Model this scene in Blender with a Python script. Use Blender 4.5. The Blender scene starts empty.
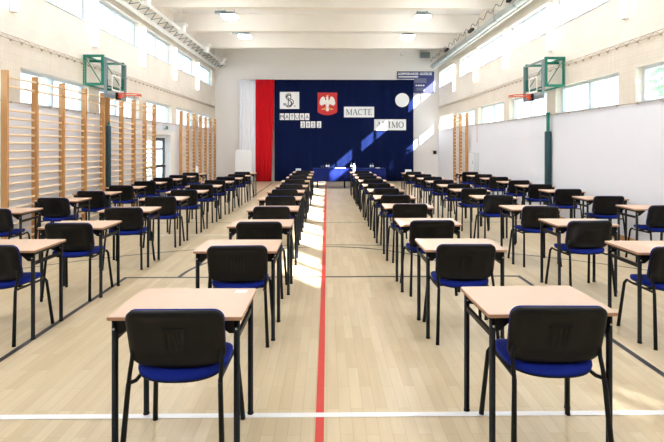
import bpy, bmesh, math, random
from mathutils import Vector, Matrix
random.seed(7)
C = bpy.context.scene.collection
PI = math.pi

# ------------------------------------------------------------------ helpers
def lin(c):
    return tuple((v/255/12.92) if v/255 <= .04045 else ((v/255+.055)/1.055)**2.4 for v in c)

def mat(name, rgb, rough=.5, metal=0., var=.04, scale=12., spec=.5, emit=None, bump=0.):
    m = bpy.data.materials.new(name); m.use_nodes = True
    nt = m.node_tree; b = nt.nodes['Principled BSDF']
    b.inputs['Roughness'].default_value = rough
    b.inputs['Metallic'].default_value = metal
    b.inputs['Specular IOR Level'].default_value = spec
    col = lin(rgb)
    if var or bump:
        tc = nt.nodes.new('ShaderNodeTexCoord'); n = nt.nodes.new('ShaderNodeTexNoise')
        n.inputs['Scale'].default_value = scale; n.inputs['Detail'].default_value = 3
        nt.links.new(tc.outputs['Object'], n.inputs['Vector'])
        mx = nt.nodes.new('ShaderNodeMix'); mx.data_type = 'RGBA'
        mx.inputs['A'].default_value = (*[c*(1-var) for c in col], 1)
        mx.inputs['B'].default_value = (*[min(1, c*(1+var)) for c in col], 1)
        nt.links.new(n.outputs['Fac'], mx.inputs['Factor'])
        nt.links.new(mx.outputs['Result'], b.inputs['Base Color'])
        if bump:
            bp = nt.nodes.new('ShaderNodeBump'); bp.inputs['Strength'].default_value = bump
            bp.inputs['Distance'].default_value = .002
            nt.links.new(n.outputs['Fac'], bp.inputs['Height']); nt.links.new(bp.outputs['Normal'], b.inputs['Normal'])
    else:
        b.inputs['Base Color'].default_value = (*col, 1)
    if emit:
        b.inputs['Emission Color'].default_value = (*lin(emit[0]), 1)
        b.inputs['Emission Strength'].default_value = emit[1]
    return m

def brick_mat(name, c1, c2, cm, bw, bh, mort, rough, axes, bias=0., spec=.5, bump=0., offset=.5):
    """tiles / staves laid in the plane of the two named object axes"""
    m = bpy.data.materials.new(name); m.use_nodes = True
    nt = m.node_tree; b = nt.nodes['Principled BSDF']; b.inputs['Roughness'].default_value = rough
    b.inputs['Specular IOR Level'].default_value = spec
    tc = nt.nodes.new('ShaderNodeTexCoord'); sp = nt.nodes.new('ShaderNodeSeparateXYZ'); cb = nt.nodes.new('ShaderNodeCombineXYZ')
    nt.links.new(tc.outputs['Object'], sp.inputs[0])
    nt.links.new(sp.outputs[axes[0]], cb.inputs[0]); nt.links.new(sp.outputs[axes[1]], cb.inputs[1])
    br = nt.nodes.new('ShaderNodeTexBrick'); br.offset = offset
    br.inputs['Scale'].default_value = 1; br.inputs['Brick Width'].default_value = bw; br.inputs['Row Height'].default_value = bh
    br.inputs['Mortar Size'].default_value = mort; br.inputs['Bias'].default_value = bias
    br.inputs['Mortar Smooth'].default_value = .3
    br.inputs['Color1'].default_value = (*lin(c1), 1); br.inputs['Color2'].default_value = (*lin(c2), 1); br.inputs['Mortar'].default_value = (*lin(cm), 1)
    nt.links.new(cb.outputs[0], br.inputs['Vector'])
    n = nt.nodes.new('ShaderNodeTexNoise'); n.inputs['Scale'].default_value = 1.5; n.inputs['Detail'].default_value = 4
    mp = nt.nodes.new('ShaderNodeMapping'); mp.inputs['Scale'].default_value = (12, 1, 1) if axes[0] == 'Y' and axes[1] == 'X' else (1, 1, 1)
    nt.links.new(tc.outputs['Object'], mp.inputs[0]); nt.links.new(mp.outputs[0], n.inputs['Vector'])
    mx = nt.nodes.new('ShaderNodeMix'); mx.data_type = 'RGBA'; mx.blend_type = 'MULTIPLY'; mx.inputs['Factor'].default_value = .22
    nt.links.new(br.outputs['Color'], mx.inputs['A']); nt.links.new(n.outputs['Fac'], mx.inputs['B'])
    nt.links.new(mx.outputs['Result'], b.inputs['Base Color'])
    if bump:
        bp = nt.nodes.new('ShaderNodeBump'); bp.inputs['Strength'].default_value = bump; bp.inputs['Distance'].default_value = .003; bp.invert = True
        nt.links.new(br.outputs['Fac'], bp.inputs['Height']); nt.links.new(bp.outputs['Normal'], b.inputs['Normal'])
    return m

def glass_mat(name, tint, gloss=.06):
    m = bpy.data.materials.new(name); m.use_nodes = True; nt = m.node_tree
    nt.nodes.remove(nt.nodes['Principled BSDF'])
    t = nt.nodes.new('ShaderNodeBsdfTransparent'); t.inputs[0].default_value = (*tint, 1)
    g = nt.nodes.new('ShaderNodeBsdfGlossy'); g.inputs['Roughness'].default_value = .03
    mx = nt.nodes.new('ShaderNodeMixShader'); mx.inputs[0].default_value = gloss
    nt.links.new(t.outputs[0], mx.inputs[1]); nt.links.new(g.outputs[0], mx.inputs[2])
    nt.links.new(mx.outputs[0], nt.nodes['Material Output'].inputs['Surface'])
    return m

class MB:
    def __init__(s): s.bm = bmesh.new(); s.mi = 0
    def face(s, vs, smooth=False):
        try: f = s.bm.faces.new(vs)
        except ValueError: return None
        f.smooth = smooth; f.material_index = s.mi; return f
    def box(s, c, d, M=None):
        hx, hy, hz = d[0]/2, d[1]/2, d[2]/2
        v = []
        for z in (-hz, hz):
            for x, y in ((-hx, -hy), (hx, -hy), (hx, hy), (-hx, hy)):
                p = Vector((x, y, z))
                if M: p = M @ p
                v.append(s.bm.verts.new(p + Vector(c)))
        for q in ((3, 2, 1, 0), (4, 5, 6, 7), (0, 1, 5, 4), (1, 2, 6, 5), (2, 3, 7, 6), (3, 0, 4, 7)): s.face([v[i] for i in q])
        return s
    def span(s, x0, x1, y0, y1, z0, z1):
        return s.box(((x0+x1)/2, (y0+y1)/2, (z0+z1)/2), (abs(x1-x0), abs(y1-y0), abs(z1-z0)))
    def tube(s, pts, r, n=10, cap=True, squash=1.):
        pts = [Vector(p) for p in pts]; rings = []
        up = None
        for i, p in enumerate(pts):
            a = pts[max(i-1, 0)]; b = pts[min(i+1, len(pts)-1)]
            t = (b-a).normalized()
            if up is None:
                up = Vector((0, 0, 1)) if abs(t.z) < .9 else Vector((0, 1, 0))
            u = (up - t*up.dot(t)).normalized(); w = t.cross(u); up = u
            rr = r[i] if isinstance(r, (list, tuple)) else r
            rings.append([s.bm.verts.new(p + u*math.cos(2*PI*k/n)*rr + w*math.sin(2*PI*k/n)*rr*squash) for k in range(n)])
        for A, B in zip(rings, rings[1:]):
            for k in range(n): s.face([A[k], A[(k+1) % n], B[(k+1) % n], B[k]], True)
        if cap:
            s.face(rings[0][::-1]); s.face(rings[-1])
        return s
    def lathe(s, prof, n=16, c=(0, 0, 0)):
        rings = [[s.bm.verts.new((c[0]+r*math.cos(2*PI*k/n), c[1]+r*math.sin(2*PI*k/n), c[2]+z)) for k in range(n)] for r, z in prof]
        for A, B in zip(rings, rings[1:]):
            for k in range(n): s.face([A[k], A[(k+1) % n], B[(k+1) % n], B[k]], True)
        s.face(rings[0][::-1]); s.face(rings[-1]); return s
    def prism(s, poly, f, d):
        """poly in 2D, f maps (u, v, w) to 3D, d = (w0, w1)"""
        A = [s.bm.verts.new(f(u, v, d[0])) for u, v in poly]; B = [s.bm.verts.new(f(u, v, d[1])) for u, v in poly]
        s.face(A[::-1]); s.face(B)
        n = len(poly)
        for k in range(n): s.face([A[k], A[(k+1) % n], B[(k+1) % n], B[k]])
        return s
    def loops(s, rings, smooth=True):
        R = [[s.bm.verts.new(p) for p in r] for r in rings]; n = len(R[0])
        for A, B in zip(R, R[1:]):
            for k in range(n): s.face([A[k], A[(k+1) % n], B[(k+1) % n], B[k]], smooth)
        s.face(R[0][::-1], smooth); s.face(R[-1], smooth); return s
    def build(s, name, mats, parent=None, loc=None):
        bmesh.ops.recalc_face_normals(s.bm, faces=s.bm.faces[:])
        me = bpy.data.meshes.new(name); s.bm.to_mesh(me); s.bm.free()
        for m in (mats if isinstance(mats, (list, tuple)) else [mats]): me.materials.append(m)
        o = bpy.data.objects.new(name, me); C.objects.link(o)
        if parent: o.parent = parent
        if loc: o.location = loc
        return o

def tag(o, label=None, cat=None, group=None, kind=None):
    if label: o['label'] = label
    if cat: o['category'] = cat
    if group: o['group'] = group
    if kind: o['kind'] = kind
    return o
def thing(name, label, cat, loc=(0, 0, 0), rz=0, group=None):
    o = bpy.data.objects.new(name, None); C.objects.link(o); o.empty_display_size = .1
    o.location = loc; o.rotation_euler = (0, 0, rz)
    return tag(o, label, cat, group)
def struct(o): o['kind'] = 'structure'; return o
def copy_tree(o, parent=None):
    c = o.copy(); C.objects.link(c)
    if parent: c.parent = parent
    for ch in list(o.children): copy_tree(ch, c)
    return c
def rrect(w, h, r, n=6, sag=0.):
    pts = []
    for cx, cz, a0 in ((w/2-r, h/2-r, 0), (-w/2+r, h/2-r, PI/2), (-w/2+r, -h/2+r, PI), (w/2-r, -h/2+r, 1.5*PI)):
        for k in range(n+1):
            a = a0 + PI/2*k/n; pts.append((cx+r*math.cos(a), cz+r*math.sin(a)))
    if sag:   # extra points along the lower edge, pulled down in the middle
        low = [(w/2-r)*(-1+2*k/8) for k in range(1, 8)]
        i = 3*(n+1)
        pts = pts[:i] + [(x, -h/2) for x in low] + pts[i:]
        pts = [(x, z - (sag*(1-(x/(w/2))**2) if z < 0 else 0)) for x, z in pts]
    return pts

# ------------------------------------------------------------------ materials
M = {}
M['floor'] = brick_mat('sports parquet', (229, 211, 178), (217, 196, 159), (194, 170, 136), .55, .075, .0012, .33, ('Y', 'X'), spec=.45)
M['tile'] = brick_mat('cream wall tile', (242, 236, 226), (239, 232, 221), (231, 223, 211), .25, .125, .004, .55, ('Y', 'Z'), bump=.06)
M['tile_x'] = brick_mat('cream wall tile across', (243, 234, 220), (240, 231, 215), (228, 217, 200), .25, .125, .003, .6, ('X', 'Z'))
M['white_panel'] = mat('white wall boards', (233, 236, 245), .5, var=.015, scale=1.2)
M['back_paint'] = mat('pale grey wall paint', (234, 232, 231), .7, var=.02, scale=.8)
M['ceiling'] = mat('white ceiling paint', (238, 237, 236), .8, var=.02, scale=1)
M['beam'] = mat('cream painted beam', (241, 237, 231), .6, var=.04, scale=2)
M['pvc'] = mat('pale window frame plastic', (202, 217, 230), .35, var=.01)
M['glass'] = glass_mat('window glass', (.96, .98, 1.))
M['acrylic'] = glass_mat('clear acrylic', (.93, .95, .96), .10)
M['clear'] = glass_mat('clear drinking glass', (.9, .94, .97), .18)
M['red_line'] = mat('red court paint', (214, 62, 52), .4, var=.05)
M['white_line'] = mat('white court paint', (246, 246, 248), .4, var=.02)
M['black_line'] = mat('black court paint', (48, 48, 54), .4, var=.1)
M['beech'] = mat('beech laminate', (216, 186, 162), .42, var=.05, scale=9)
M['edge'] = mat('desk edge band', (178, 134, 104), .5, var=.05)
M['black_metal'] = mat('black enamelled steel', (8, 8, 10), .45, var=.1, spec=.25)
M['black_plastic'] = mat('black plastic', (9, 9, 11), .5, var=.1, scale=30, spec=.25, bump=.2)
M['blue_fabric'] = mat('blue upholstery', (17, 38, 138), .85, var=.14, scale=60, spec=.2, bump=.4)
M['screw'] = mat('zinc screw', (190, 192, 196), .3, 1.)
M['post_wood'] = mat('varnished pine post', (198, 148, 94), .4, var=.08, scale=6)
M['rung_wood'] = mat('varnished beech rung', (240, 219, 188), .38, var=.06, scale=8)
M['green_paint'] = mat('green enamel', (14, 126, 106), .4, var=.05)
M['teal_pad'] = mat('dark teal foam cover', (34, 74, 84), .6, var=.06)
M['grey_metal'] = mat('grey metal', (132, 150, 156), .35, .4, var=.04)
M['duct_metal'] = mat('galvanised sheet', (176, 184, 180), .38, .35, var=.08, scale=5)
M['white_enamel'] = mat('white enamel', (243, 243, 240), .35, var=.01)
M['orange'] = mat('orange rim paint', (226, 84, 40), .4, var=.04)
M['dark'] = mat('dark rubber', (26, 27, 30), .6, var=.05)
M['navy'] = mat('navy curtain cloth', (6, 21, 64), .9, var=.10, scale=3, spec=.15)
M['red_cloth'] = mat('red curtain cloth', (204, 18, 32), .85, var=.05, scale=4, spec=.2)
M['white_cloth'] = mat('white curtain cloth', (238, 241, 250), .85, var=.02, scale=4, spec=.2)
M['table_blue'] = mat('blue tablecloth', (11, 27, 92), .85, var=.08, scale=6, spec=.2)
M['paper'] = mat('white paper', (240, 243, 248), .6, var=.01)
M['ink'] = mat('black ink', (28, 30, 36), .6, var=.02)
M['grey_ink'] = mat('grey ink', (150, 150, 156), .6, var=.05)
M['shield_red'] = mat('red shield enamel', (206, 34, 36), .45, var=.03)
M['eagle'] = mat('white eagle enamel', (236, 236, 232), .45, var=.03, scale=40)
M['gold'] = mat('gold paint', (226, 186, 96), .4, var=.05)
M['board_blue'] = mat('scoreboard blue', (46, 48, 112), .35, var=.06, scale=3)
M['board_grey'] = mat('scoreboard display grey', (96, 104, 132), .3, var=.05)
M['net'] = mat('beige net cord', (226, 214, 194), .8, var=.05)
M['cable'] = mat('brown grey cable', (174, 156, 134), .6, var=.05)
M['tube_light'] = mat('lit fluorescent tube', (255, 250, 235), .5, var=0, emit=((255, 246, 226), 2.6))
M['lamp_light'] = mat('lit lamp glass', (255, 252, 245), .5, var=0, emit=((252, 252, 255), 36.))
M['sign_green'] = mat('green sign face', (70, 140, 110), .5, var=.03)
M['door_frame'] = mat('dark green grey door frame', (62, 72, 76), .4, var=.05)
M['grey_cabinet'] = mat('pale grey cabinet', (206, 210, 214), .4, var=.02)
M['leaf'] = None
m = bpy.data.materials.new('tree leaf'); m.use_nodes = True; nt = m.node_tree; nt.nodes.remove(nt.nodes['Principled BSDF'])
d_ = nt.nodes.new('ShaderNodeBsdfDiffuse'); t_ = nt.nodes.new('ShaderNodeBsdfTranslucent'); x_ = nt.nodes.new('ShaderNodeMixShader')
d_.inputs[0].default_value = (.30, .42, .34, 1); t_.inputs[0].default_value = (.42, .58, .48, 1); x_.inputs[0].default_value = .5
nt.links.new(d_.outputs[0], x_.inputs[1]); nt.links.new(t_.outputs[0], x_.inputs[2]); nt.links.new(x_.outputs[0], nt.nodes['Material Output'].inputs['Surface'])
M['leaf'] = m
M['bark'] = mat('tree bark', (110, 92, 74), .9, var=.2)
M['ground'] = mat('pale yard paving', (176, 178, 160), .9, var=.12, scale=.5)

# ------------------------------------------------------------------ the hall
XL, XR, Y0, Y1, ZC = -5.09, 5.10, -3.2, 22.1, 6.03
TH = .22
floor = struct(MB().span(XL-TH, XR+TH, Y0-.2, Y1+.2, -.12, 0).build('floor', M['floor']))
struct(MB().span(-60, 60, -40, 60, -.5, -.3).build('ground', M['ground']))
struct(MB().span(XL-TH, XR+TH, Y0-.2, Y1+.2, ZC, ZC+.2).build('ceiling', M['ceiling']))
struct(MB().span(XL-TH, XR+TH, Y1, Y1+.2, 0, ZC).build('wall_back', M['back_paint']))
struct(MB().span(XL-TH, XR+TH, Y0-.2, Y0, 0, ZC).build('wall_front', M['back_paint']))

def floor_line(name, mt, pts, w=.05, z=.0015):
    """a flat painted stripe following a polyline"""
    b = MB(); L = []; Rr = []
    for i, p in enumerate(pts):
        a = Vector(pts[max(i-1, 0)]); c = Vector(pts[min(i+1, len(pts)-1)]); t = (c-a).normalized(); n = Vector((-t.y, t.x))
        p = Vector(p); L.append(b.bm.verts.new((*(p+n*w/2), z))); Rr.append(b.bm.verts.new((*(p-n*w/2), z)))
    for i in range(len(pts)-1): b.face([Rr[i], Rr[i+1], L[i+1], L[i]])
    return struct(b.build(name, mt, floor))
def arc(cx, cy, r, a0, a1, n=40): return [(cx+r*math.cos(math.radians(a0+(a1-a0)*k/n)), cy+r*math.sin(math.radians(a0+(a1-a0)*k/n))) for k in range(n+1)]
floor_line('red_court_line', M['red_line'], [(-.043, Y0), (-.043, 20.9)], z=.0025)
floor_line('white_court_line', M['white_line'], [(XL, 2.965), (XR, 2.935)], z=.003)
floor_line('white_court_line', M['white_line'], [(XL, 8.9), (-.9, 8.9)], .04)
KL, KR, KY = -2.5, 2.41, 6.05
floor_line('black_court_line', M['black_line'], [(KL, -1.0), (KL, KY)])
floor_line('black_court_line', M['black_line'], [(KR, -1.0), (KR, KY)])
floor_line('black_court_line', M['black_line'], [(KL-.025, KY), (KR+.025, KY)])
floor_line('black_court_line', M['black_line'], arc(-.045, KY, 1.8, 0, 180))
floor_line('black_court_line', M['black_line'], arc(-.045, 1.8, 6.2, 20, 160), .04)
floor_line('black_court_line', M['black_line'], [(XL, 10.3), (XR, 10.3)], .04)
floor_line('black_court_line', M['black_line'], [(-2.38, 15.2), (-2.38, 21.2)])
floor_line('black_court_line', M['black_line'], [(2.3, 15.2), (2.3, 21.2)])

# bays of the side walls, piers .45 m wide between windows
def bays(first): return [(first+2.77*k, first+2.77*k+2.30) for k in range(-4, 5)]
BR, BL = bays(8.39), bays(8.12)
BR_hi = [(max(a-.07, -2.0), b+.07) for a, b in BR]  # first upper bay starts late, shaped to end the sun patch on the floor
BR_hi[7] = (BR_hi[7][0], 18.5); BR_hi[8] = (19.62, BR_hi[8][1])  # pier widened here to shape a gap in the sun streak on the curtain
LO, HI = (2.33, 2.94), (4.25, 4.95)
DOOR = (13.66, 15.78, 1.98)
def side_wall(name, xi, xo, lo, hi, door=None):
    b = MB(); x0, x1 = sorted((xi, xo))
    def band(z0, z1, holes, mi):
        b.mi = mi; y = Y0-.2
        for a, c in sorted(holes):
            a = max(a, Y0-.2)
            if a > y: b.span(x0, x1, y, a, z0, z1)
            y = c
        if y < Y1+.2: b.span(x0, x1, y, Y1+.2, z0, z1)
    if door:
        band(0, door[2], [door[:2]], 1); band(door[2], LO[0], [], 1)
    else: band(0, LO[0], [], 1)
    band(LO[0], LO[1], lo, 0); band(LO[1], HI[0], [], 0); band(HI[0], HI[1], hi, 0); band(HI[1], ZC, [], 0)
    return struct(b.build(name, [M['tile'], M['white_panel']]))
side_wall('wall_left', XL, XL-TH, BL, BL, DOOR)
side_wall('wall_right', XR, XR+TH, BR, BR_hi)
nwin = [0]
def window(xi, s, ya, yb, z0, z1):
    nwin[0] += 1
    ya = max(ya, Y0)
    w = struct(thing('window_%d' % nwin[0], None, None, (xi+s*.15, (ya+yb)/2, z0)))
    W = yb-ya; H = z1-z0; f = .055; b = MB()
    b.span(-.03, .03, -W/2, W/2, 0, f).span(-.03, .03, -W/2, W/2, H-f, H)
    for y in (-W/2+f/2, W/2-f/2): b.box((0, y, H/2), (.06, f, H-2*f))
    n = 2 if W > 1.5 else 1
    if n == 2: b.box((0, 0, H/2), (.06, .085, H-2*f))
    b.build('window_frame', M['pvc'], w)
    for k in range(n):
        a = -W/2+f+(W-2*f)/n*k; c = a+(W-2*f)/n
        if n == 2: a, c = (a, c-.0425) if k == 0 else (a+.0425, c)
        struct(MB().span(-.004, .004, a, c, f, H-f).build('window_pane', M['glass'], w))
    MB().span(-s*.15-s*.02, -s*.032, -W/2+.005, W/2-.005, 0.001, .02).build('window_sill', M['pvc'], w)
for a, c in BR: window(XR, 1, a, c, *LO)
for a, c in BR_hi: window(XR, 1, a, c, *HI)
for a, c in BL: window(XL, -1, a, c, *LO)
for a, c in BL: window(XL, -1, a, c, *HI)

# glazed double door in the left wall
dr = struct(thing('door_1', None, None, (XL-.17, 0, 0)))
b = MB(); a, c, h = DOOR
b.span(-.04, .04, a, a+.07, 0, h).span(-.04, .04, c-.07, c, 0, h).span(-.04, .04, a+.07, c-.07, h-.09, h)
b.build('door_frame', M['white_enamel'], dr)
for k in range(2):
    ya = a+.075+k*(c-a-.15)/2; yb = ya+(c-a-.15)/2-.005; b = MB()
    b.span(-.03, .03, ya, ya+.09, .01, h-.095).span(-.03, .03, yb-.09, yb, .01, h-.095)
    for z0, z1 in ((.01, .2), (.95, 1.04), (1.5, 1.56), (h-.2, h-.095)): b.span(-.03, .03, ya+.09, yb-.09, z0, z1)
    lf = struct(b.build('door_leaf', M['door_frame' if k else 'white_enamel'], dr))
    g = MB()
    for z0, z1 in ((.2, .95), (1.04, 1.5), (1.56, h-.2)): g.span(-.005, .005, ya+.09, yb-.09, z0, z1)
    struct(g.build('door_glass', M['glass'], lf))
    MB().tube([(.06, ya+.06, .98), (.06, yb-.06, .98)], .018).box((.045, ya+.1, .98), (.06, .03, .05)).box((.045, yb-.1, .98), (.06, .03, .05)).build('push_bar', M['dark'], lf)
# white surround of the door
b = MB(); b.span(0, .03, DOOR[1], DOOR[1]+.42, 0, DOOR[2]+.12).span(0, .03, DOOR[0], DOOR[1], DOOR[2], DOOR[2]+.12)
struct(b.build('trim_1', M['white_enamel'], None, (XL, 0, 0)))
# skirting
struct(MB().span(XR-.015, XR, Y0, Y1, 0, .09).build('baseboard_right', M['post_wood']))
struct(MB().span(XL, XL+.015, Y0, DOOR[0], 0, .09).span(XL, XL+.015, DOOR[1]+.42, Y1, 0, .09).build('baseboard_left', M['white_enamel']))

# ceiling beams across the hall at the piers
for k, y in enumerate([2.35, 5.12, 7.89, 10.67, 13.44, 16.21, 18.98]):
    struct(MB().span(XL, XR, y-.02, y+.2, 5.465, ZC).build('ceiling_beam', M['beam']))

# ------------------------------------------------------------------ lights of the hall
def wall_light(x, s, y, label):
    t = thing('wall_light', label, 'lamp', (x, y, 3.79), 0, 'tube lights on the wall piers')
    MB().span(-.02*s, .0, -.05, .05, 0, 1.1).build('backplate', M['white_enamel'], t)
    MB().tube([(-.055*s, 0, .02), (-.055*s, 0, 1.08)], .042, 12).build('tube', M['tube_light'], t)
    for z in (.01, 1.09): MB().box((-.055*s, 0, z), (.085, .09, .022)).build('end_cap', M['white_enamel'], t)
ordn = ['first', 'second', 'third', 'fourth', 'fifth', 'sixth', 'seventh', 'eighth', 'ninth', 'tenth', 'eleventh']
for k, y in enumerate([7.88, 10.65, 13.42, 16.19, 18.96]):
    wall_light(XL, -1, y, 'lit vertical tube light, %s from near end of the wall with the door' % ordn[k])
for k, y in enumerate([8.16, 10.93, 13.70, 16.47, 19.24]):
    wall_light(XR, 1, y, 'lit vertical tube light, %s from near end of the wall above white panelling' % ordn[k])
def ceiling_lamp(x, y, label):
    t = thing('ceiling_lamp', label, 'lamp', (x, y, 5.54), 0, 'square lamps hung under the ceiling')
    b = MB(); b.loops([[(u*s, v*s, z) for u, v in rrect(1, 1, .12, 4)] for s, z in ((.43, .05), (.46, .06), (.46, .11), (.36, .15))], False)
    b.build('housing', M['grey_metal'], t)
    b = MB(); b.loops([[(u*s, v*s, z) for u, v in rrect(1, 1, .12, 4)] for s, z in ((.36, -.01), (.44, .01), (.445, .049))], False)
    b.build('diffuser', M['lamp_light'], t)
    MB().box((-.3 if x < 0 else .0, .05, .19), (.34, .12, .07)).build('gear_box', M['grey_metal'], t)
    for u in (-.15, .15): MB().tube([(u, 0, .14), (u, 0, ZC-5.54)], .008, 6).build('hanger_rod', M['grey_metal'], t)
for side, x in (('door', -2.97), ('scoreboard', 2.93)):
    for k, y in enumerate([17.55, 14.85, 12.1, 9.3, 6.5, 3.7, .9]):
        ceiling_lamp(x, y, 'bright square ceiling lamp, %s from the stage end on the %s side' % (ordn[k], side))

# ------------------------------------------------------------------ desk
DW, DD, DH = .70, .50, .76
def make_desk():
    t = thing('exam_desk', 'x', 'desk')
    b = MB(); z0 = DH-.02
    ring = rrect(DW, DD, .012, 3)
    b.mi = 0
    A = [b.bm.verts.new((x, y, z0)) for x, y in ring]; B = [b.bm.verts.new((x, y, DH-.003)) for x, y in ring]
    T = [b.bm.verts.new((x*(1-.006/DW*1.2), y*(1-.006/DD*1.2), DH)) for x, y in ring]
    b.mi = 1; b.face(A[::-1])
    for k in range(len(ring)):
        k2 = (k+1) % len(ring)
        b.mi = 1; b.face([A[k], A[k2], B[k2], B[k]]); b.mi = 0; b.face([B[k], B[k2], T[k2], T[k]])
    b.face(T)
    b.build('tabletop', [M['beech'], M['edge']], t)
    X, Y = .318, .215
    for sx in (-1, 1):
        for sy in (-1, 1):
            lg = MB().tube([(sx*X, sy*Y, 0), (sx*X, sy*Y, .012), (sx*X, sy*Y, .0125), (sx*X, sy*Y, z0-.001)], [.019, .019, .0165, .0165], 10).build('leg', M['black_metal'], t)
            g = MB(); s1 = -sx
            g.prism([(0, 0), (s1*.10, 0), (s1*.10, -.012), (s1*.025, -.075), (0, -.075)], lambda u, v, w: (sx*X+sx*-.014+u, sy*Y+w, z0-.002+v), (-.006, .006))
            br = g.build('corner_bracket', M['black_metal'], t)
            MB().tube([(sx*X, sy*Y-.0165*1.0, z0-.05), (sx*X, sy*Y-.021, z0-.05)], .006, 8).build('screw', M['screw'], lg)
        MB().span(sx*X-.008, sx*X+.008, -Y+.017, Y-.017, .625, .655).build('side_rail', M['black_metal'], t)
        MB().span(sx*X-.010, sx*X+.010, -Y+.018, Y-.018, z0-.027, z0-.002).build('top_rail', M['black_metal'], t)
    MB().span(-X+.02, X-.02, Y-.010, Y+.010, z0-.030, z0-.002).build('cross_rail', M['black_metal'], t)
    return t
def make_chair():
    t = thing('exam_chair', 'x', 'chair')
    # seat pad: a rounded cushion, slightly dished and rolled over at the front
    out = []
    for k in range(48):
        a = 2*PI*k/48; c_, s_ = math.cos(a), math.sin(a); e = 2/4.2 if s_ >= 0 else 2/2.7
        out.append((math.copysign(abs(c_)**e, c_)*.236, math.copysign(abs(s_)**e, s_)*.215))
    def sp(x, y, z): return (x, y-.005, z - .014*(1-(x/.236)**2) - .10*max(0, y-.12)**2/.095)
    prof = [(.02, .467), (.55, .466), (.93, .466), (.985, .471), (1, .481), (.995, .493), (.96, .503), (.85, .509), (.5, .512), (.02, .513)]
    MB().loops([[sp(x*s, y*s, z) for x, y in out] for s, z in prof]).build('seat', M['blue_fabric'], t)
    prof = [(.02, .456), (.9, .456), (.97, .460), (.985, .4655), (.02, .4655)]
    MB().loops([[sp(x*s, y*s, z) for x, y in out] for s, z in prof]).build('seat_shell', M['black_plastic'], t)
    # backrest: black shell towards the rear with a framed recess and a ribbed grip, blue pad in front
    zc = .672
    shell = [(x*(1+.06*z), z) for x, z in rrect(.494, .294, .055, 7, sag=.03)]
    def bp(x, y, z): return (x, -.205 + y - .28*z + .020*(x/.24)**2, zc+z)
    prof = [(.02, -.012), (.5, -.012), (.70, -.012), (.745, -.019), (.90, -.021), (.965, -.015), (1, -.003), (1, .006), (.97, .010), (.5, .010), (.02, .010)]
    bk = MB().loops([[bp(x*s, y, z*s) for x, z in shell] for s, y in prof])
    for k in range(5): bk.box((-.05+.025*k, bp(-.05+.025*k, -.012, -.015)[1]+.002, zc-.015), (.010, .010, .11), Matrix.Rotation(math.atan(.28), 3, 'X'))
    bk.box((0, bp(0, -.012, .05)[1]+.002, zc+.047), (.125, .010, .010))
    bk = bk.build('backrest', M['black_plastic'], t)
    pad = [(x*(1+.06*z), z) for x, z in rrect(.488, .292, .055, 7, sag=.03)]
    prof = [(.02, .0105), (.97, .0105), (1.004, .014), (1.006, .022), (.97, .032), (.85, .037), (.5, .038), (.02, .038)]
    MB().loops([[bp(x*s, y, z*s+.002) for x, z in pad] for s, y in prof]).build('back_pad', M['blue_fabric'], bk)
    for sx in (-1, 1):
        for rear in (1, 0):
            if rear: pts = [(sx*.252, -.266, 0), (sx*.2515, -.2652, .015), (sx*.232, -.219, .41), (sx*.230, -.213, .447)]
            else: pts = [(sx*.262, .255, 0), (sx*.2615, .2545, .015), (sx*.237, .203, .41), (sx*.226, .18, .442)]
            MB().tube(pts, [.016, .015, .0125, .0125], 10).build('leg', M['black_metal'], t)
        MB().tube([(sx*.230, -.213, .447), (sx*.230, -.200, .49), (sx*.229, -.176, .545), (sx*.222, -.182, .60)], .0115, 8).build('back_support', M['black_metal'], t)
    f = MB()
    for sx in (-1, 1): f.tube([(sx*.230, -.213, .447), (sx*.215, -.16, .436), (sx*.215, .14, .430), (sx*.226, .18, .442)], .0105, 8)
    f.tube([(-.215, -.05, .430), (.215, -.05, .430)], .0100, 8).tube([(-.215, .11, .426), (.215, .11, .426)], .0100, 8)
    f.build('seat_frame', M['black_metal'], t)
    return t
proto_d, proto_c = make_desk(), make_chair()
used = [False, False]
COLS = {
 'fl': ('in the column along the wall bars', (-4.37, -4.12), [6.43, 7.76, 8.86, 10.1, 11.3, 12.5, 13.6, 14.8]),
 'il': ('in the second column from the wall bars', (-2.78, -2.60), [4.11, 5.24, 6.53, 7.93, 9.15, 10.4, 11.6, 12.85, 14.0, 15.2]),
 'cl': ('in the sunlit column beside the red line', (-.77, -.78), [2.51, 4.06, 5.30, 6.60, 7.94, 9.15, 10.4, 11.8, 13.2, 14.55, 15.9]),
 'cr': ('in the shaded column beside the red line', (1.19, 1.12), [2.53, 4.08, 5.38, 6.85, 8.10, 9.35, 10.6, 11.95, 13.15, 14.4, 15.7]),
 'ir': ('in the second column from the white panelled wall', (2.92, 2.75), [3.95, 5.31, 6.63, 8.07, 9.35, 10.45, 11.6, 12.7, 13.85, 15.2]),
 'fr': ('in the column along the white panelled wall', (4.64, 4.45), [6.64, 7.87, 9.15, 10.3, 11.4, 12.65, 13.8, 15.0]),
}
rot_d = {('cr', 0): 1.5, ('cl', 0): -.5}
DESK = {}
rnd = random.Random(3)
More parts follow.
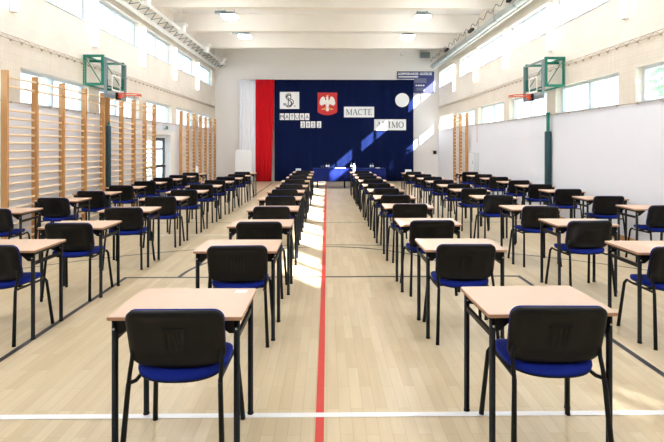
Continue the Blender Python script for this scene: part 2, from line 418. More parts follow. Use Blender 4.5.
for key, (where, (xa, xb), rows) in COLS.items():
    n = len(rows)
    for i, y in enumerate(rows):
        f = (y-rows[0])/(rows[-1]-rows[0]); x = xa+(xb-xa)*f + rnd.uniform(-.015, .015)*(i > 1)
        d = copy_tree(proto_d) if used[0] else proto_d; used[0] = True
        x += {('cl', 0): -.018, ('il', 0): -.03, ('cl', 2): .03, ('cl', 3): .02}.get((key, i), 0)
        d.location = (x, y+DD/2, 0); d.rotation_euler.z = math.radians(rot_d.get((key, i), rnd.uniform(-1, 1)))
        c = copy_tree(proto_c) if used[1] else proto_c; used[1] = True
        dx, ry = (.02, 0) if (key, i) == ('cl', 0) else (.01, -1.5) if (key, i) == ('cr', 0) else (rnd.uniform(-.025, .025), rnd.uniform(-3, 3))
        c.location = (x+dx, y+.155+rnd.uniform(-.02, .02)*(i > 0), 0); c.rotation_euler.z = math.radians(ry)
        o = 'last' if i == n-1 else ordn[i]
        short = where.replace('in the ', '')
        d['label'] = 'beech exam desk, %s from near end, %s' % (o, short)
        c['label'] = 'black chair with blue seat, %s from near end, %s' % (o, short)
        if i == n-1:
            d['label'] = 'beech exam desk, last before the curtains, %s' % short
            c['label'] = 'black chair with blue seat, last before curtains, %s' % short
        d['category'] = 'desk'; c['category'] = 'chair'
        d['group'] = 'exam desks in rows'; c['group'] = 'chairs at the exam desks'
        DESK[(key, i)] = (x, y)

# small things on desks
def on_desk(key, i, dx, dy): x, y = DESK[(key, i)]; return (x+dx, y+DD/2+dy, DH)
o = MB().box((0, 0, .0012), (.07, .05, .0016)).build('number_card', M['paper'], None, on_desk('cl', 0, .27, .18))
tag(o, 'small white card on the corner of the closest desk by the red line', 'card')
def paper_box(key, i, dx, w, label):
    t = thing('paper_box', label, 'box', on_desk(key, i, dx, 0))
    MB().span(-w/2, w/2, -.1, .1, .0005, .085).build('box_body', M['paper'], t)
    MB().span(-w/2-.004, w/2+.004, -.104, .104, .086, .108).build('lid', M['paper'], t)
paper_box('cl', 10, -.17, .16, 'small white box on the last desk of the sunlit column by the red line')
paper_box('ir', 9, -.15, .17, 'small white box on the last desk of second column from white wall')
def bottle(loc, h, r, label, mt, capm, name='bottle', cat='bottle', group=None):
    t = thing(name, label, cat, loc, 0, group)
    MB().lathe([(r*.9, .001), (r, .01), (r, h*.62), (r*.85, h*.7), (r*.42, h*.82), (r*.38, h*.9)], 14).build('bottle_body', mt, t)
    MB().lathe([(r*.45, h*.901), (r*.45, h*.995), (r*.4, h)], 12).build('bottle_cap', capm, t)
    MB().lathe([(r*1.02, h*.2), (r*1.02, h*.5)], 14).build('bottle_label', M['paper'], t)
bottle(on_desk('cr', 10, -.22, -.05), .29, .045, 'white bottle on the last desk of the shaded column by the red line', M['paper'], M['white_enamel'])
bottle(on_desk('fl', 7, .08, 0), .29, .042, 'white bottle with red cap standing by the wall bars', M['paper'], M['red_line'])

# ------------------------------------------------------------------ wall bars
ZR = [2.19-.1275*k for k in range(17)] + [2.56, 2.70]
def wall_bars(ys, x, s, label, tops=None):
    """s = +1: bars stand in front of the wall towards +x"""
    t = thing('wall_bars', label, 'wall bars', (x, ys[0], 0))
    for i, y in enumerate(ys):
        h = tops[i] if tops else 2.80
        MB().span(-.05, .05, y-ys[0]-.02, y-ys[0]+.02, 0, h).build('post', M['post_wood'], t)
    for a, c in zip(ys, ys[1:]):
        for z in ZR:
            xo = .028*s if z > 2.6 else 0
            MB().tube([(xo, a-ys[0]+.0205, z), (xo, c-ys[0]-.0205, z)], .019, 8, squash=.72).build('rung', M['rung_wood'], t)
XB = -4.945
wall_bars([7.51, 8.28, 9.11, 9.94, 10.74], XB, 1, 'wooden wall bars before the basketball post, closest to the viewer')
wall_bars([10.99, 11.72, 12.46, 13.20, 13.93], XB, 1, 'wooden wall bars between the green basketball post and the glazed door')
wall_bars([16.46, 17.28, 18.1, 18.92], XB, 1, 'wooden wall bars just beyond the glazed door')
wall_bars([18.97, 19.79, 20.61, 21.43], XB, 1, 'wooden wall bars in the corner by the white curtain')
wall_bars([17.1, 17.92, 18.75], 4.96, -1, 'narrow wooden wall bars on the white panelled wall')

# ------------------------------------------------------------------ basketball goals
def goal(s, yc, label, xpost, xw, yo):
    """s = side of the hall (+1 right)"""
    t = thing('basketball_goal', label, 'basketball goal', (s*xpost, yc, 0))
    def X(v): return s*(v-xpost)
    def P(x, y, z): return (X(x), y, z)
    z0, z1, xb = 2.90, 3.54, 4.665
    for y in (-.5, .5):
        b = MB(); r = .025
        b.span(X(xb), X(xw), y-r, y+r, z1-2*r, z1).span(X(xb), X(xw), y-r, y+r, z0, z0+2*r)
        b.span(X(xw), X(xw-2*r), y-r, y+r, z0+2*r, z1-2*r).span(X(xb), X(xb+2*r), y-r, y+r, z0+2*r, z1-2*r)
        b.tube([P(xw-.03, y, z1-.05), P(xb+.06, y, z0+.05)], .010, 8)
        b.build('side_frame', M['green_paint'], t)
    b = MB()
    for z in (z0+.02, z1-.02): b.tube([P(xw-.03, -.475, z), P(xw-.03, .475, z)], .02, 8)
    b.tube([P(xb+.04, -.475, z0+.02), P(xb+.04, .475, z0+.02)], .018, 8)
    b.tube([P(xw-.03, -.3, z1-.1), P(xb+.03, -.3, z1-.1)], .03, 8)
    b.build('cross_brace', M['green_paint'], t)
    # backboard: clear pane in a grey frame, white target square
    bz0, bz1, bw = 2.66, 3.49, .52; xf = xb-.03
    b = MB(); e = .05
    b.span(X(xf-.02), X(xf+.02), -bw, bw, bz0, bz0+e*1.6).span(X(xf-.02), X(xf+.02), -bw, bw, bz1-e*.6, bz1)
    for y in (-bw+e/2, bw-e/2): b.span(X(xf-.02), X(xf+.02), y-e/2, y+e/2, bz0+e*1.6, bz1-e*.6)
    fr = b.build('backboard', M['grey_metal'], t)
    MB().span(X(xf-.004), X(xf+.004), -bw+e, bw-e, bz0+e*1.6, bz1-e*.6).build('clear_pane', M['acrylic'], fr)
    b = MB(); q = .012
    for y in (-.2, .2): b.span(X(xf-.010), X(xf-.006), y-.015, y+.015, 2.83, 3.17)
    b.span(X(xf-.010), X(xf-.006), -.2, .2, 3.14, 3.17).span(X(xf-.010), X(xf-.006), -.2, .2, 2.83, 2.86)
    b.build('target_square', M['white_enamel'], fr)
    rz = 2.76
    MB().box((X(xf-.05), 0, rz-.04), (.06, .14, .15)).build('rim_mount', M['dark'], t)
    cx = xf-.08-.235
    b = MB(); n = 28
    rg = [P(cx+.225*math.cos(2*PI*k/n), .225*math.sin(2*PI*k/n), rz) for k in range(n+1)]
    b.tube(rg, .011, 8, False)
    for y in (-.07, .07): b.tube([P(xf-.075, y, rz-.07), P(cx+.14, y*2.3, rz)], .009, 6)
    b.box((X(xf-.095), 0, rz-.03), (.03, .12, .11))
    for k in range(12):
        a = 2*PI*k/12; b.tube([P(cx+.225*math.cos(a), .225*math.sin(a), rz-.012), P(cx+.225*math.cos(a), .225*math.sin(a), rz-.05)], .006, 5)
    b.build('rim', M['orange'], t)
goal(-1, 10.70, 'green basketball goal with clear backboard above the wooden wall bars', 5.09, 5.09, 0)
goal(1, 10.80, 'green basketball goal with clear backboard above the white panelled wall', 5.10, 5.10, 0)
def padded_post(x, y, hp, h, r, label):
    t = thing('padded_post', label, 'post', (x, y, 0))
    MB().tube([(0, 0, 0), (0, 0, h)], r*.5, 12).tube([(0, 0, h), (0, 0, h+.03)], r*.62, 12).build('post', M['green_paint'], t)
    MB().tube([(0, 0, .03), (0, 0, hp-.02), (0, 0, hp)], [r, r, r*.9], 16).build('post_pad', M['teal_pad'], t)
padded_post(-4.865, 10.86, 2.08, 2.12, .052, 'dark padded post standing before the wall bars')
padded_post(5.025, 10.93, 1.96, 2.36, .072, 'dark teal padded post by the white panelled wall')

# ------------------------------------------------------------------ safety nets over the low windows
def net(x, s, label, ya, yb):
    t = thing('safety_net', label, 'net', (x, 0, 0))
    b = MB(); z0, z1 = 2.34, 3.32; w = .0014
    for k in range(int((yb-ya)/.06)+1): b.box((0, ya+.06*k, (z0+z1)/2), (2*w, 2*w, z1-z0))
    for k in range(17): b.box((0, (ya+yb)/2, z0+.06*k), (2*w, yb-ya, 2*w))
    b.build('mesh', M['net'], t)
    MB().tube([(0, ya, z1+.02), (0, yb, z1+.02)], .006, 6).build('top_cable', M['cable'], t)
    MB().tube([(0, ya, z1+.08), (0, yb, z1+.08)], .005, 6).build('tension_cable', M['cable'], t)
    MB().tube([(0, ya, z0), (0, yb, z0)], .006, 6).build('bottom_cable', M['cable'], t)
    b = MB(); c = MB(); hook = None; n = int((yb-ya)/.28)
    for k in range(n):
        y = ya+.28*k
        b.tube([(0, y, z1+.02), (0, y+.14, z1+.08), (0, y+.28, z1+.02)], .004, 5)
        b.box((0, y, z1+.01), (.02, .035, .035))
        if k % 2 and y > 3:
            if hook is None: hook = c.box((0, 0, 0), (.02, .04, .03)).build('hook', M['cable'], t, (0, y, z0-.005))
            else: h = hook.copy(); C.objects.link(h); h.parent = t; h.location = (0, y, z0-.005)
    b.build('top_lacing', M['cable'], t)
net(XL+.035, 1, 'beige safety net stretched over the low windows above the wall bars', Y0+.1, 21.9)
net(XR-.035, -1, 'beige safety net stretched over the low windows above the white panelling', Y0+.1, 21.9)

# ------------------------------------------------------------------ ducts under the ceiling
t = thing('service_rail', 'white twin-tube rail with lattice hung under the ceiling, door side', 'rail', (0, 0, 0))
MB().tube([(-4.93, Y0+.1, 5.09), (-4.93, 21.95, 5.09)], .06, 14).build('lower_tube', M['white_enamel'], t)
MB().tube([(-4.60, Y0+.1, 5.27), (-4.60, 21.95, 5.27)], .045, 12).build('upper_tube', M['white_enamel'], t)
b = MB(); y = Y0+.2; k = 0
while y < 21.6:
    b.tube([(-4.88, y, 5.13), (-4.65, y+.25, 5.25)], .012, 6); b.tube([(-4.65, y+.25, 5.25), (-4.88, y+.5, 5.13)], .012, 6); y += .5
b.build('lattice', M['grey_metal'], t)
for y in (3.1, 6.15, 9.2, 12.25, 15.3, 18.4, 21.2):
    b = MB()
    b.loops([[(-4.58+u*s, y+v*s, z) for u, v in rrect(1, 1, .1, 3)] for s, z in ((.16, 5.18), (.22, 5.22), (.24, 5.36), (.36, 5.44), (.34, 5.445), (.2, 5.40))], False)
    b.build('junction_box', M['white_enamel'], t)
    MB().box((-4.58, y, 5.47), (.30, .30, .03)).tube([(-4.58, y, 5.48), (-4.58, y, ZC)], .008, 6).build('hanger', M['white_enamel'], t)
t = thing('ventilation_pipe', 'grey round ventilation pipe under the ceiling above the scoreboard side windows', 'pipe', (0, 0, 0))
MB().tube([(4.76, Y0+.1, 5.2), (4.76, 21.7, 5.2)], .105, 24).build('pipe', M['duct_metal'], t)
MB().tube([(4.84, Y0+.1, 5.09), (4.84, 21.7, 5.09)], .03, 10).build('highlight_tube', M['white_enamel'], t)  # thin white tube added as the sun highlight along the pipe's lower side
for y in [2.35+1.385*k for k in range(14)]:
    MB().tube([(4.76, y-.02, 5.2), (4.76, y+.02, 5.2)], .111, 24).tube([(4.65, y, 5.28), (4.65, y, 5.46 if k % 2 == 0 else 5.46)], .008, 6).build('strap', M['grey_metal'], t)
for y in (12.2, 15.6, 18.8): MB().box((4.66, y, 5.36), (.09, .42, .08)).build('damper', M['dark'], t)
b = MB(); y = 3.
while y < 21: b.tube([(4.55, y+.7*q, 5.42+.07*math.sin(q*PI*2)-.05) for q in [j/8 for j in range(9)]], .008, 5); y += .7
b.build('cable_loom', M['dark'], t)

# ------------------------------------------------------------------ curtains at the stage end
def curtain(name, x0, x1, y, z0, z1, depth, waves, mt, label, taper=0., wob=0.):
    n = int(waves*10); b = MB(); rows = 7
    rr = random.Random(len(label)); ph = [rr.uniform(-.7, .7) for _ in range(int(waves)+3)]
    G = []
    for j in range(rows):
        fz = j/(rows-1); r = []
        for i in range(n+1):
            u = i/n; k = u*waves; p = ph[int(k)]*(1-(k % 1)) + ph[int(k)+1]*(k % 1)
            x = x0+(x1-taper*(1-fz)-x0)*u
            r.append(b.bm.verts.new((x, y+depth*math.sin(2*PI*k+p)*(1-.25*fz), z0+(z1-z0)*fz)))
        G.append(r)
    for j in range(rows-1):
        for i in range(n): b.face([G[j][i], G[j][i+1], G[j+1][i+1], G[j+1][i]], True)
    o = b.build(name, mt)
    s = o.modifiers.new('thickness', 'SOLIDIFY'); s.thickness = .006
    return tag(o, label, 'curtain')
YC = 21.9
curtain('curtain', -3.95, -3.22, YC-.02, .03, 4.58, .018, 5, M['white_cloth'], 'white pleated curtain hanging beside the red one')
curtain('curtain', -3.22, -2.37, YC-.04, .02, 4.61, .022, 6, M['red_cloth'], 'bright red pleated curtain between white and navy cloth', taper=.14)
curtain('curtain', -2.37, 3.92, YC-.0, .02, 4.61, .012, 16, M['navy'], 'wide dark navy curtain behind the head table')
t = thing('curtain_rail', 'thin rail carrying the white, red and navy curtains', 'curtain rail', (0, YC, 4.62))
MB().tube([(-3.97, 0, .02), (3.94, 0, .02)], .014, 8).build('rail', M['white_enamel'], t)
for x in (-3.5, -1.5, .7, 2.8): MB().span(x-.015, x+.015, 0, .2, .005, .035).build('bracket', M['white_enamel'], t)

# ------------------------------------------------------------------ writing and emblems on the navy curtain
YP = YC-.034     # front plane of the cards
def px(x, y):   # photo position -> place on the curtain
    return ((x-327)*YP/484, 1.645+(145.3-y)*YP/484)
def card(name, x0, y0, x1, y1, label, cat, group=None):
    a, z1 = px(x0, y0); c, z0 = px(x1, y1)
    t = thing(name, label, cat, ((a+c)/2, YP, z0), 0, group)
    MB().span(-(c-a)/2, (c-a)/2, 0, .012, 0, z1-z0).build('card_sheet', M['paper'], t)
    return t, c-a, z1-z0
def F(u, v, w): return (u, -w, v)
SER = {  # strokes: (x0,z0,x1,z1,weight); arcs: ('arc',cx,cz,rx,rz,a0,a1,thin,thick)
 'M': (1.05, [(.12, 0, .12, 1, .05), (.12, 1, .52, .05, .13), (.52, .05, .92, 1, .05), (.92, 0, .92, 1, .13), (0, 0, .25, 0, .05), (.78, 0, 1.06, 0, .05), (0, 1, .18, 1, .05), (.86, 1, 1.06, 1, .05)]),
 'A': (.85, [(.08, 0, .42, 1, .05), (.42, 1, .78, 0, .13), (.2, .36, .62, .36, .05), (0, 0, .2, 0, .05), (.62, 0, .92, 0, .05)]),
 'C': (.78, [('arc', .42, .5, .38, .48, 50, 310, .05, .13), (.68, .72, .68, 1, .05)]),
 'T': (.75, [(.37, 0, .37, 1, .13), (.02, 1, .72, 1, .06), (.22, 0, .52, 0, .05), (.03, .8, .03, 1, .05), (.71, .8, .71, 1, .05)]),
 'E': (.7, [(.15, 0, .15, 1, .13), (.02, 1, .6, 1, .06), (.02, 0, .64, 0, .06), (.15, .52, .45, .52, .05), (.62, 0, .64, .22, .05), (.59, .8, .59, 1, .05), (.45, .42, .45, .62, .05)]),
 'N': (.95, [(.14, 0, .14, 1, .05), (.14, 1, .8, 0, .13), (.8, 0, .8, 1, .05), (0, 0, .28, 0, .05), (0, 1, .18, 1, .05), (.66, 1, .94, 1, .05)]),
 'I': (.42, [(.18, 0, .18, 1, .13), (.03, 0, .33, 0, .05), (.03, 1, .33, 1, .05)]),
 'O': (.9, [('arc', .44, .5, .38, .48, 0, 360, .05, .13)]),
}
def stroke(b, x0, z0, x1, z1, w, S, ox, oz):
    p, q = Vector((x0, z0))*S, Vector((x1, z1))*S; d = (q-p)
    if d.length < 1e-6: return
    n = Vector((-d.y, d.x)).normalized()*w*S/2
    b.prism([(ox+v.x, oz+v.y) for v in (p-n, q-n, q+n, p+n)], F, (.0005, .003))
def serif_text(parent, text, W, H, fs):
    S = H*fs; tot = sum(SER[c][0] for c in text)+.12*(len(text)-1)
    S = min(S, W*.86/tot); ox = -tot*S/2; oz = (H-S)/2
    for c in text:
        b = MB()
        for s in SER[c][1]:
            if s[0] == 'arc':
                _, cx, cz, rx, rz, a0, a1, th, tk = s; n = 28; pr = None; I = []; O = []
                for k in range(n+1):
                    a = math.radians(a0+(a1-a0)*k/n); w = (th+(tk-th)*abs(math.cos(a)))/2
                    O.append((cx+(rx+w)*math.cos(a), cz+(rz+w)*math.sin(a))); I.append((cx+(rx-w)*math.cos(a), cz+(rz-w)*math.sin(a)))
                for k in range(n): b.prism([(ox+u*S, oz+v*S) for u, v in (O[k], O[k+1], I[k+1], I[k])], F, (.0005, .003))
            else: stroke(b, *s, S, ox, oz)
        b.build('letter', M['ink'], parent); ox += (SER[c][0]+.12)*S
def font_mesh(name, text, size, mt, parent, loc, rot=(PI/2, 0, 0)):
    cu = bpy.data.curves.new(name, 'FONT'); cu.body = text; cu.size = size; cu.align_x = 'CENTER'; cu.extrude = .001; cu.offset = .004 if 'lettering' in name else 0.
    to = bpy.data.objects.new(name, cu); C.objects.link(to)
    bpy.context.view_layer.update()
    me = bpy.data.meshes.new_from_object(to.evaluated_get(bpy.context.evaluated_depsgraph_get()))
    bpy.data.objects.remove(to)
    me.materials.clear(); me.materials.append(mt)
    o = bpy.data.objects.new(name, me); C.objects.link(o); o.parent = parent; o.location = loc; o.rotation_euler = rot
    return o
t, W, H = card('word_sign', 344, 106.7, 374.2, 117.3, 'white sign reading MACTE on the navy curtain', 'sign'); serif_text(t, 'MACTE', W, H, .62)
t, W, H = card('word_sign', 374.3, 119.2, 406.2, 130.2, 'white sign reading ANIMO on the navy curtain', 'sign'); serif_text(t, 'ANIMO', W, H, .62)
for k, ch in enumerate('MATURA'):
    x0 = 279.9+5.02*k
    nm = ['letter M at the start', 'letter A after the M', 'letter T', 'letter U', 'letter R', 'letter A at the end'][k]
    t, W, H = card('letter_card', x0, 113.4, x0+4.35, 120, 'small white card, %s of the word MATURA' % nm, 'card', 'letter cards of the word MATURA')
    font_mesh('letter', ch, H*.82, M['ink'], t, (0, -.002, H*.2))
for k, ch in enumerate('2022'):
    x0 = [300.6, 305.9, 311.0, 316.8][k]
    nm = ['digit 2 at the start', 'digit 0', 'digit 2 just after the zero', 'digit 2 at the end'][k]
    t, W, H = card('number_card', x0, 121.4, x0+4.4, 127.8, 'small white card, %s of the number 2022' % nm, 'card', 'digit cards of the year')
    font_mesh('digit', ch, H*.82, M['ink'], t, (0, -.002, H*.2))
# monogram poster
t, W, H = card('monogram_poster', 279.9, 92, 299.2, 109, 'white poster with a black interlaced S and B monogram', 'poster')
def poly_stroke(b, pts, w, s, ox, oz, d=(.0005, .003)):
    for p, q in zip(pts, pts[1:]): stroke(b, p[0], p[1], q[0], q[1], w, s, ox, oz)
b = MB()
S_ = [(.60, .80), (.54, .87), (.46, .89), (.36, .86), (.30, .78), (.29, .68), (.34, .60), (.44, .54), (.54, .48), (.62, .40), (.65, .30), (.62, .20), (.54, .13), (.44, .11), (.35, .14), (.30, .20)]
poly_stroke(b, S_, .055, H, -H*.5, 0)
poly_stroke(b, [(x*.78+.10, z*.8+.10) for x, z in S_], .03, H, -H*.5, 0)
b.build('letter_s', M['ink'], t)
b = MB()
poly_stroke(b, [(.42, .18), (.44, .62), (.36, .74), (.44, .80), (.56, .78), (.60, .68), (.50, .58), (.66, .56), (.73, .46), (.72, .32), (.62, .22), (.46, .20)], .045, H, -H*.5, 0)
b.build('letter_b', M['ink'], t)
b = MB(); b.prism([(-.36*H, .2*H), (-.2*H, .2*H), (-.2*H, .34*H), (-.36*H, .34*H)], F, (.0005, .002)); b.prism([(.26*H, .14*H), (.36*H, .14*H), (.36*H, .2*H), (.26*H, .2*H)], F, (.0005, .002))
b.build('small_mark', M['grey_ink'], t)
# red shield with a white eagle
a, z1 = px(317.6, 92.6); c, z0 = px(337.2, 115.2); W, H = c-a, z1-z0
t = thing('eagle_shield', 'red shield with a white crowned eagle on the navy curtain', 'emblem', ((a+c)/2, YP, z0))
sh = [(-W/2, H), (W/2, H), (W/2, .13*H)] + [(W/2*(1-2*k/10), .13*H-.13*H*(1-(1-2*k/10)**2)) for k in range(1, 10)] + [(-W/2, .13*H)]
MB().prism(sh, F, (-.012, .0)).build('shield', M['shield_red'], t)
def both(b, pts, d=(.0005, .012)):
    b.prism([(x*W, z*H) for x, z in pts], F, d); b.prism([(-x*W, z*H) for x, z in pts[::-1]], F, d)
b = MB()
both(b, [(0, .34), (.07, .38), (.10, .50), (.09, .62), (.06, .70), (0, .72)])                    # body
both(b, [(.07, .62), (.12, .70), (.15, .80), (.22, .83), (.29, .79), (.34, .74), (.38, .66), (.40, .56), (.385, .47), (.36, .43), (.34, .49), (.315, .42), (.29, .40), (.275, .47), (.24, .41), (.22, .48), (.18, .44), (.16, .50), (.10, .48)])  # wing
b.prism([(x*W, z*H) for x, z in [(-.05, .70), (.04, .70), (.055, .78), (.03, .835), (-.03, .84), (-.06, .80), (-.11, .775), (-.06, .76)]], F, (.0005, .014))   # head with beak
both(b, [(0, .34), (.05, .36), (.085, .25), (.10, .20), (.06, .22), (.05, .17), (.025, .20), (0, .145)])  # tail
b.build('eagle', M['eagle'], t)
b = MB()
both(b, [(.06, .36), (.10, .36), (.17, .29), (.25, .30), (.31, .26), (.30, .24), (.24, .26), (.22, .23), (.17, .25), (.15, .23), (.12, .28)])   # talons
b.prism([(x*W, z*H) for x, z in [(-.05, .845), (.05, .845), (.065, .90), (.03, .88), (0, .91), (-.03, .88), (-.065, .90)]], F, (.0005, .012))
b.build('crown_and_talons', M['gold'], t)
# round white disc
x, z = px(402.4, 100); r = 7*YP/484
t = thing('round_clock', 'round white disc hanging above the sun streak on the navy curtain', 'clock', (x, YP, z))
n = 36
MB().loops([[(r*s*math.cos(2*PI*k/n), y, r*s*math.sin(2*PI*k/n)) for k in range(n)] for s, y in ((1, .03), (1, -.012), (.97, -.02), (.93, -.02), (.91, -.012), (.01, -.012))], False).build('casing', M['white_enamel'], t)
MB().loops([[(r*.9*s*math.cos(2*PI*k/n), y, r*.9*s*math.sin(2*PI*k/n)) for k in range(n)] for s, y in ((1, -.0125), (1, -.015), (.01, -.015))], False).build('dial', M['paper'], t)
# scoreboard on the back wall, half behind the curtain
k_ = (Y1-.06)/484
sx0, sx1 = (397.2-327)*k_, (434.3-327)*k_; sz1, sz0 = 1.645+(145.3-71.3)*k_, 1.645+(145.3-92.8)*k_
t = thing('scoreboard', 'blue scoreboard on the back wall partly behind the navy curtain', 'scoreboard', ((sx0+sx1)/2, Y1, sz0))
W, H = sx1-sx0, sz1-sz0
b = MB().span(-W/2, W/2, -.07, -.001, 0, H).build('case', M['board_blue'], t)
b = MB(); e = .03
b.span(-W/2, W/2, -.085, -.0705, H-e, H).span(-W/2, W/2, -.085, -.0705, 0, e).span(-W/2, -W/2+e, -.085, -.0705, e, H-e).span(W/2-e, W/2, -.085, -.0705, e, H-e)
b.build('rim', M['dark'], t)
font_mesh('lettering', 'GOSPODARZE', .15, M['paper'], t, (-.36, -.072, H-.16), )
font_mesh('lettering', 'GOŚCIE', .155, M['paper'], t, (.47, -.072, H-.16))
MB().span(-W/2+.06, .12, -.073, -.0705, H-.27, H-.225).build('white_rule', M['paper'], t)
MB().span(-.05, .5, -.078, -.0705, H-.52, H-.31).build('score_display', M['board_grey'], t)
for k in range(4): MB().span(.0+.11*k, .075+.11*k, -.073, -.0705, .31, .37).build('period_mark', M['paper'], t)
MB().span(.02, .42, -.076, -.0705, .10, .24).build('time_display', M['board_grey'], t)

# ------------------------------------------------------------------ head table
HT = [(-.53, .84), (.845, 2.22)]; HY0, HY1 = 18.42, 19.12
for i, (x0, x1) in enumerate(HT):
    t = thing('head_table', ['long table under blue cloth at the stage, crossing the red line', 'long table under blue cloth at the stage, behind the shaded desk column'][i], 'table', ((x0+x1)/2, (HY0+HY1)/2, 0), 0, 'head tables')
    w = (x1-x0)/2
    MB().span(-w, w, -.35, .35, .725, .75).build('tabletop', M['beech'], t)
    for sx in (-1, 1):
        for sy in (-1, 1): MB().tube([(sx*(w-.16), sy*.29, 0), (sx*(w-.16), sy*.29, .724)], .02, 10).build('leg', M['black_metal'], t)
b = MB(); zt = .757; x0, x1 = HT[0][0]-.012, HT[1][1]+.012; ya, yb = HY0-.012, HY1+.012
n = 90
def hang(pts, z0):
    T = [b.bm.verts.new((p[0], p[1], zt)) for p in pts]; B = [b.bm.verts.new((p[0]+p[2]*.035*(.5+.5*math.sin(k*.9)), p[1]+p[3]*.03*(.5+.5*math.sin(k*.8+.5*math.sin(k*.33))), z0+.006*math.sin(k*.37))) for k, p in enumerate(pts)]
    for k in range(len(pts)-1): b.face([T[k], T[k+1], B[k+1], B[k]], True)
hang([(x0+(x1-x0)*k/n, ya, 0, -1) for k in range(n+1)], .27)
hang([(x1, ya+(yb-ya)*k/16, 1, 0) for k in range(17)], .27)
hang([(x1-(x1-x0)*k/n, yb, 0, 1) for k in range(n+1)], .5)
hang([(x0, yb-(yb-ya)*k/16, -1, 0) for k in range(17)], .27)
b.face([b.bm.verts.new(p) for p in ((x0, ya, zt), (x1, ya, zt), (x1, yb, zt), (x0, yb, zt))])
bmesh.ops.remove_doubles(b.bm, verts=b.bm.verts[:], dist=.0005)
o = b.build('tablecloth', M['table_blue']); sm = o.modifiers.new('thickness', 'SOLIDIFY'); sm.thickness = .003; sm.offset = 1
tag(o, 'dark blue cloth draped over the head tables before the curtain', 'tablecloth')
ZT = .761
def tx(x): return (x-327)*18.75/484
for k, x in enumerate((326.6, 328.6)): bottle((tx(x), 18.72, ZT), .22, .034, ['clear water bottle on head table, beside the drinking glass', 'clear water bottle on head table, beside the paper sheets'][k], M['clear'], M['table_blue'], 'water_bottle', 'bottle', 'water bottles on the head table')
for k, x in enumerate((370.6, 372.8)): bottle((tx(x), 18.72, ZT), .22, .034, ['clear water bottle past the desks on head table, further from the notepad', 'clear water bottle past the desks on head table, next to the notepad'][k], M['clear'], M['table_blue'], 'water_bottle', 'bottle', 'water bottles on the head table')
bottle((tx(351.3), 18.72, ZT), .23, .036, 'water bottle in the middle of the head table behind a white bottle', M['clear'], M['table_blue'], 'water_bottle', 'bottle', 'water bottles on the head table')
for k, x in enumerate((321.2, 323.4)):
    o = MB().lathe([(.03, .001), (.036, .10), (.033, .10), (.028, .008)], 14).build('drinking_glass', M['clear'], None, (tx(x), 18.66, ZT))
    tag(o, ['drinking glass at the end of the blue head table', 'drinking glass beside the water bottles on the head table'][k], 'glass', 'glasses on the head table')
t = MB().span(-.2, .2, -.15, .15, .001, .02).build('paper_pile', M['paper'], None, (tx(340.3), 18.72, ZT)); tag(t, 'white paper sheets lying in the middle of the head table', 'paper')
t = MB().span(-.08, .08, -.11, .11, .001, .025).build('notepad', M['paper'], None, (tx(377.5), 18.66, ZT)); tag(t, 'small white notepad near the end of the head table', 'notepad')

# flip chart by the white curtain
t = thing('flip_chart', 'white flip chart board standing before the white curtain', 'flip chart', (-3.62, 21.0, 0))
Mx = Matrix.Rotation(math.radians(-6), 3, 'X')
MB().box((0, 0, .95), (.70, .025, 1.0), Mx).build('board', M['paper'], t)
b = MB()
for sx in (-1, 1): b.tube([(sx*.30, -.06, 0), (sx*.27, .04, .6), (sx*.25, .1, 1.40)], .014, 8)
b.tube([(0, .42, 0), (0, .12, 1.40)], .012, 8); b.build('stand', M['white_enamel'], t)
MB().box((0, -.06, .435), (.70, .06, .015)).build('pen_tray', M['white_enamel'], t)

# small fittings
t = thing('exit_sign', 'small green exit sign above the glazed door', 'sign', (XL+.031, 15.2, 2.13))
MB().span(0, .05, -.15, .15, 0, .13).build('sign_case', M['grey_cabinet'], t)
MB().span(.0505, .054, -.13, .13, .015, .115).build('sign_face', M['sign_green'], t)
t = thing('wall_box', 'small black box on the back wall near the corner', 'wall box', (4.93, Y1, 1.24))
MB().span(-.07, .07, -.07, -.001, 0, .16).build('box_body', M['dark'], t)
MB().span(-.05, .05, -.076, -.0705, .03, .13).build('box_face', M['black_plastic'], t)
t = thing('hydrant_cabinet', 'pale grey cabinet on the white wall beside narrow wall bars', 'cabinet', (XR-.001, 16.5, .72))
MB().span(-.16, 0, -.3, .3, 0, .68).build('cabinet_body', M['grey_cabinet'], t)
cd = MB().span(-.172, -.161, -.28, .28, .02, .66).build('door', M['white_panel'], t)
MB().span(-.185, -.1725, -.24, -.21, .3, .4).build('handle', M['grey_metal'], cd)
o = MB().tube([(0, 0, 0), (.003, .01, -.3), (-.004, -.01, -.6)], .006, 6).build('pull_cord', M['red_line'], None, (XR-.04, 16.25, 2.33)); tag(o, 'red cord hanging from the net by the narrow wall bars', 'cord')
t = thing('loudspeaker', 'grey loudspeaker high on the back wall above the scoreboard', 'loudspeaker', (4.45, Y1, 5.60))
MB().box((0, -.16, .15), (.42, .24, .26), Matrix.Rotation(math.radians(12), 3, 'X')).build('speaker_case', M['grey_metal'], t)
MB().box((0, -.02, .15), (.12, .04, .12)).build('bracket', M['dark'], t)
t = thing('spotlight', 'small white spotlight high on the back wall above the navy curtain', 'spotlight', (3.42, Y1, 5.72))
MB().tube([(0, -.05, .08), (.04, -.2, .02)], .06, 12).build('spotlight_head', M['white_enamel'], t)
MB().box((0, -.025, .09), (.1, .05, .1)).build('mount', M['grey_metal'], t)

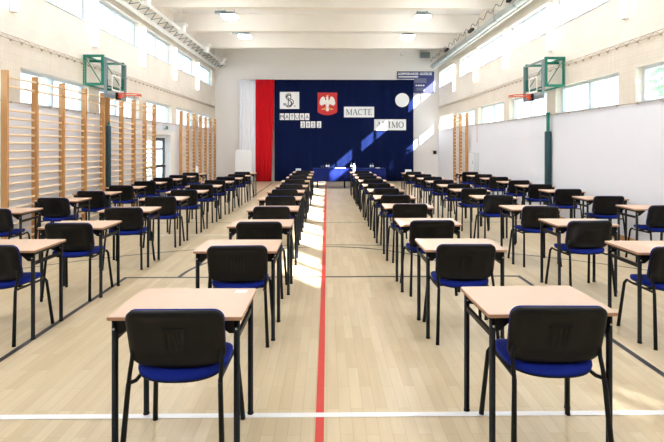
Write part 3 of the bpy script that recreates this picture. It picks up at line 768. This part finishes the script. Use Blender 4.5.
# ------------------------------------------------------------------ trees outside the scoreboard-side windows
def tree_mesh(seed):
    rr = random.Random(seed); b = MB()
    for k in range(3400):
        while True:
            p = Vector((rr.uniform(-1, 1), rr.uniform(-1, 1), rr.uniform(-1, 1)))
            if abs(p.x)**3+abs(p.y)**3+abs(p.z)**3 < 1: break
        p = Vector((p.x*1.4, p.y*1.22, p.z*2.35+5.1))
        R = Matrix.Rotation(rr.uniform(0, 6.28), 3, 'Z') @ Matrix.Rotation(rr.uniform(0, 3.14), 3, 'X'); s = rr.uniform(.09, .17)
        b.face([b.bm.verts.new(p + R @ Vector(q)*s) for q in ((-.8, 0, 0), (0, -.5, .1), (1, 0, 0), (0, .5, .1))])
    return b
first = None
for k, y in enumerate([12.0-2.72*k for k in range(9)]):
    if first is None:
        first = thing('tree', 'leafy tree in the yard beyond the windows of the panelled wall', 'tree', (9.6, y, -.3), 0, 'trees outside')
        tree_mesh(5).build('crown', M['leaf'], first)
        MB().tube([(0, 0, 0), (.05, .03, 1.5), (0, 0, 3.), (.1, 0, 5.)], [.2, .15, .12, .05], 10).build('trunk', M['bark'], first)
    else:
        c = copy_tree(first); c.location = (9.6+.12*math.sin(k*2.), y, -.3); c.rotation_euler.z = 0.0
t = thing('shrub', 'green shrub outside seen through the glazed door', 'shrub', (-6.6, 14.7, -.3))
rr = random.Random(2); b = MB()
for k in range(500):
    p = Vector((rr.gauss(0, .22), rr.gauss(0, .22), rr.uniform(.15, 1.5))); R = Matrix.Rotation(rr.uniform(0, 6.28), 3, 'Z') @ Matrix.Rotation(rr.uniform(0, 3.14), 3, 'X'); s = .07
    b.face([b.bm.verts.new(p + R @ Vector(q)*s) for q in ((-.8, 0, 0), (0, -.5, .1), (1, 0, 0), (0, .5, .1))])
b.build('foliage', M['leaf'], t); MB().tube([(0, 0, 0), (0, 0, 1.2)], .02, 6).build('stem', M['bark'], t)

# ------------------------------------------------------------------ daylight
w = bpy.data.worlds.new('sky'); bpy.context.scene.world = w; w.use_nodes = True; nt = w.node_tree
bg = nt.nodes['Background']; tc = nt.nodes.new('ShaderNodeTexCoord'); sp = nt.nodes.new('ShaderNodeSeparateXYZ'); rp = nt.nodes.new('ShaderNodeValToRGB')
rp.color_ramp.elements[0].color = (.92, .97, 1, 1); rp.color_ramp.elements[1].color = (.50, .74, 1, 1); rp.color_ramp.elements[1].position = .8
nt.links.new(tc.outputs['Generated'], sp.inputs[0]); nt.links.new(sp.outputs['Z'], rp.inputs[0]); nt.links.new(rp.outputs[0], bg.inputs['Color'])
bg.inputs['Strength'].default_value = 1.9
sd = bpy.data.lights.new('sun', 'SUN'); sd.energy = 24.; sd.color = (1, .97, .92); sd.angle = math.radians(.6)
so = bpy.data.objects.new('sun', sd); C.objects.link(so); so.location = (20, -24, 18)
so.rotation_euler = Vector((-1.21, 1.7, -1.)).to_track_quat('-Z', 'Y').to_euler()

# ------------------------------------------------------------------ camera
cd = bpy.data.cameras.new('camera'); cam = bpy.data.objects.new('camera', cd); C.objects.link(cam)
cam.location = (0, 0, 1.645); cam.rotation_euler = (PI/2, 0, -math.radians(.9))
cd.sensor_width = 36; cd.lens = 36*484/664; cd.shift_x = -2.6/664; cd.shift_y = -(221-145.3)/664; cd.clip_end = 300
sc = bpy.context.scene; sc.camera = cam
sc.view_settings.view_transform = 'Standard'; sc.view_settings.look = 'None'; sc.view_settings.gamma = 1; sc.view_settings.exposure = 1.07
sc.view_settings.use_curve_mapping = False
sc.cycles.diffuse_bounces = 6; sc.cycles.max_bounces = 10; sc.cycles.transparent_max_bounces = 24
sc.cycles.sample_clamp_indirect = 8
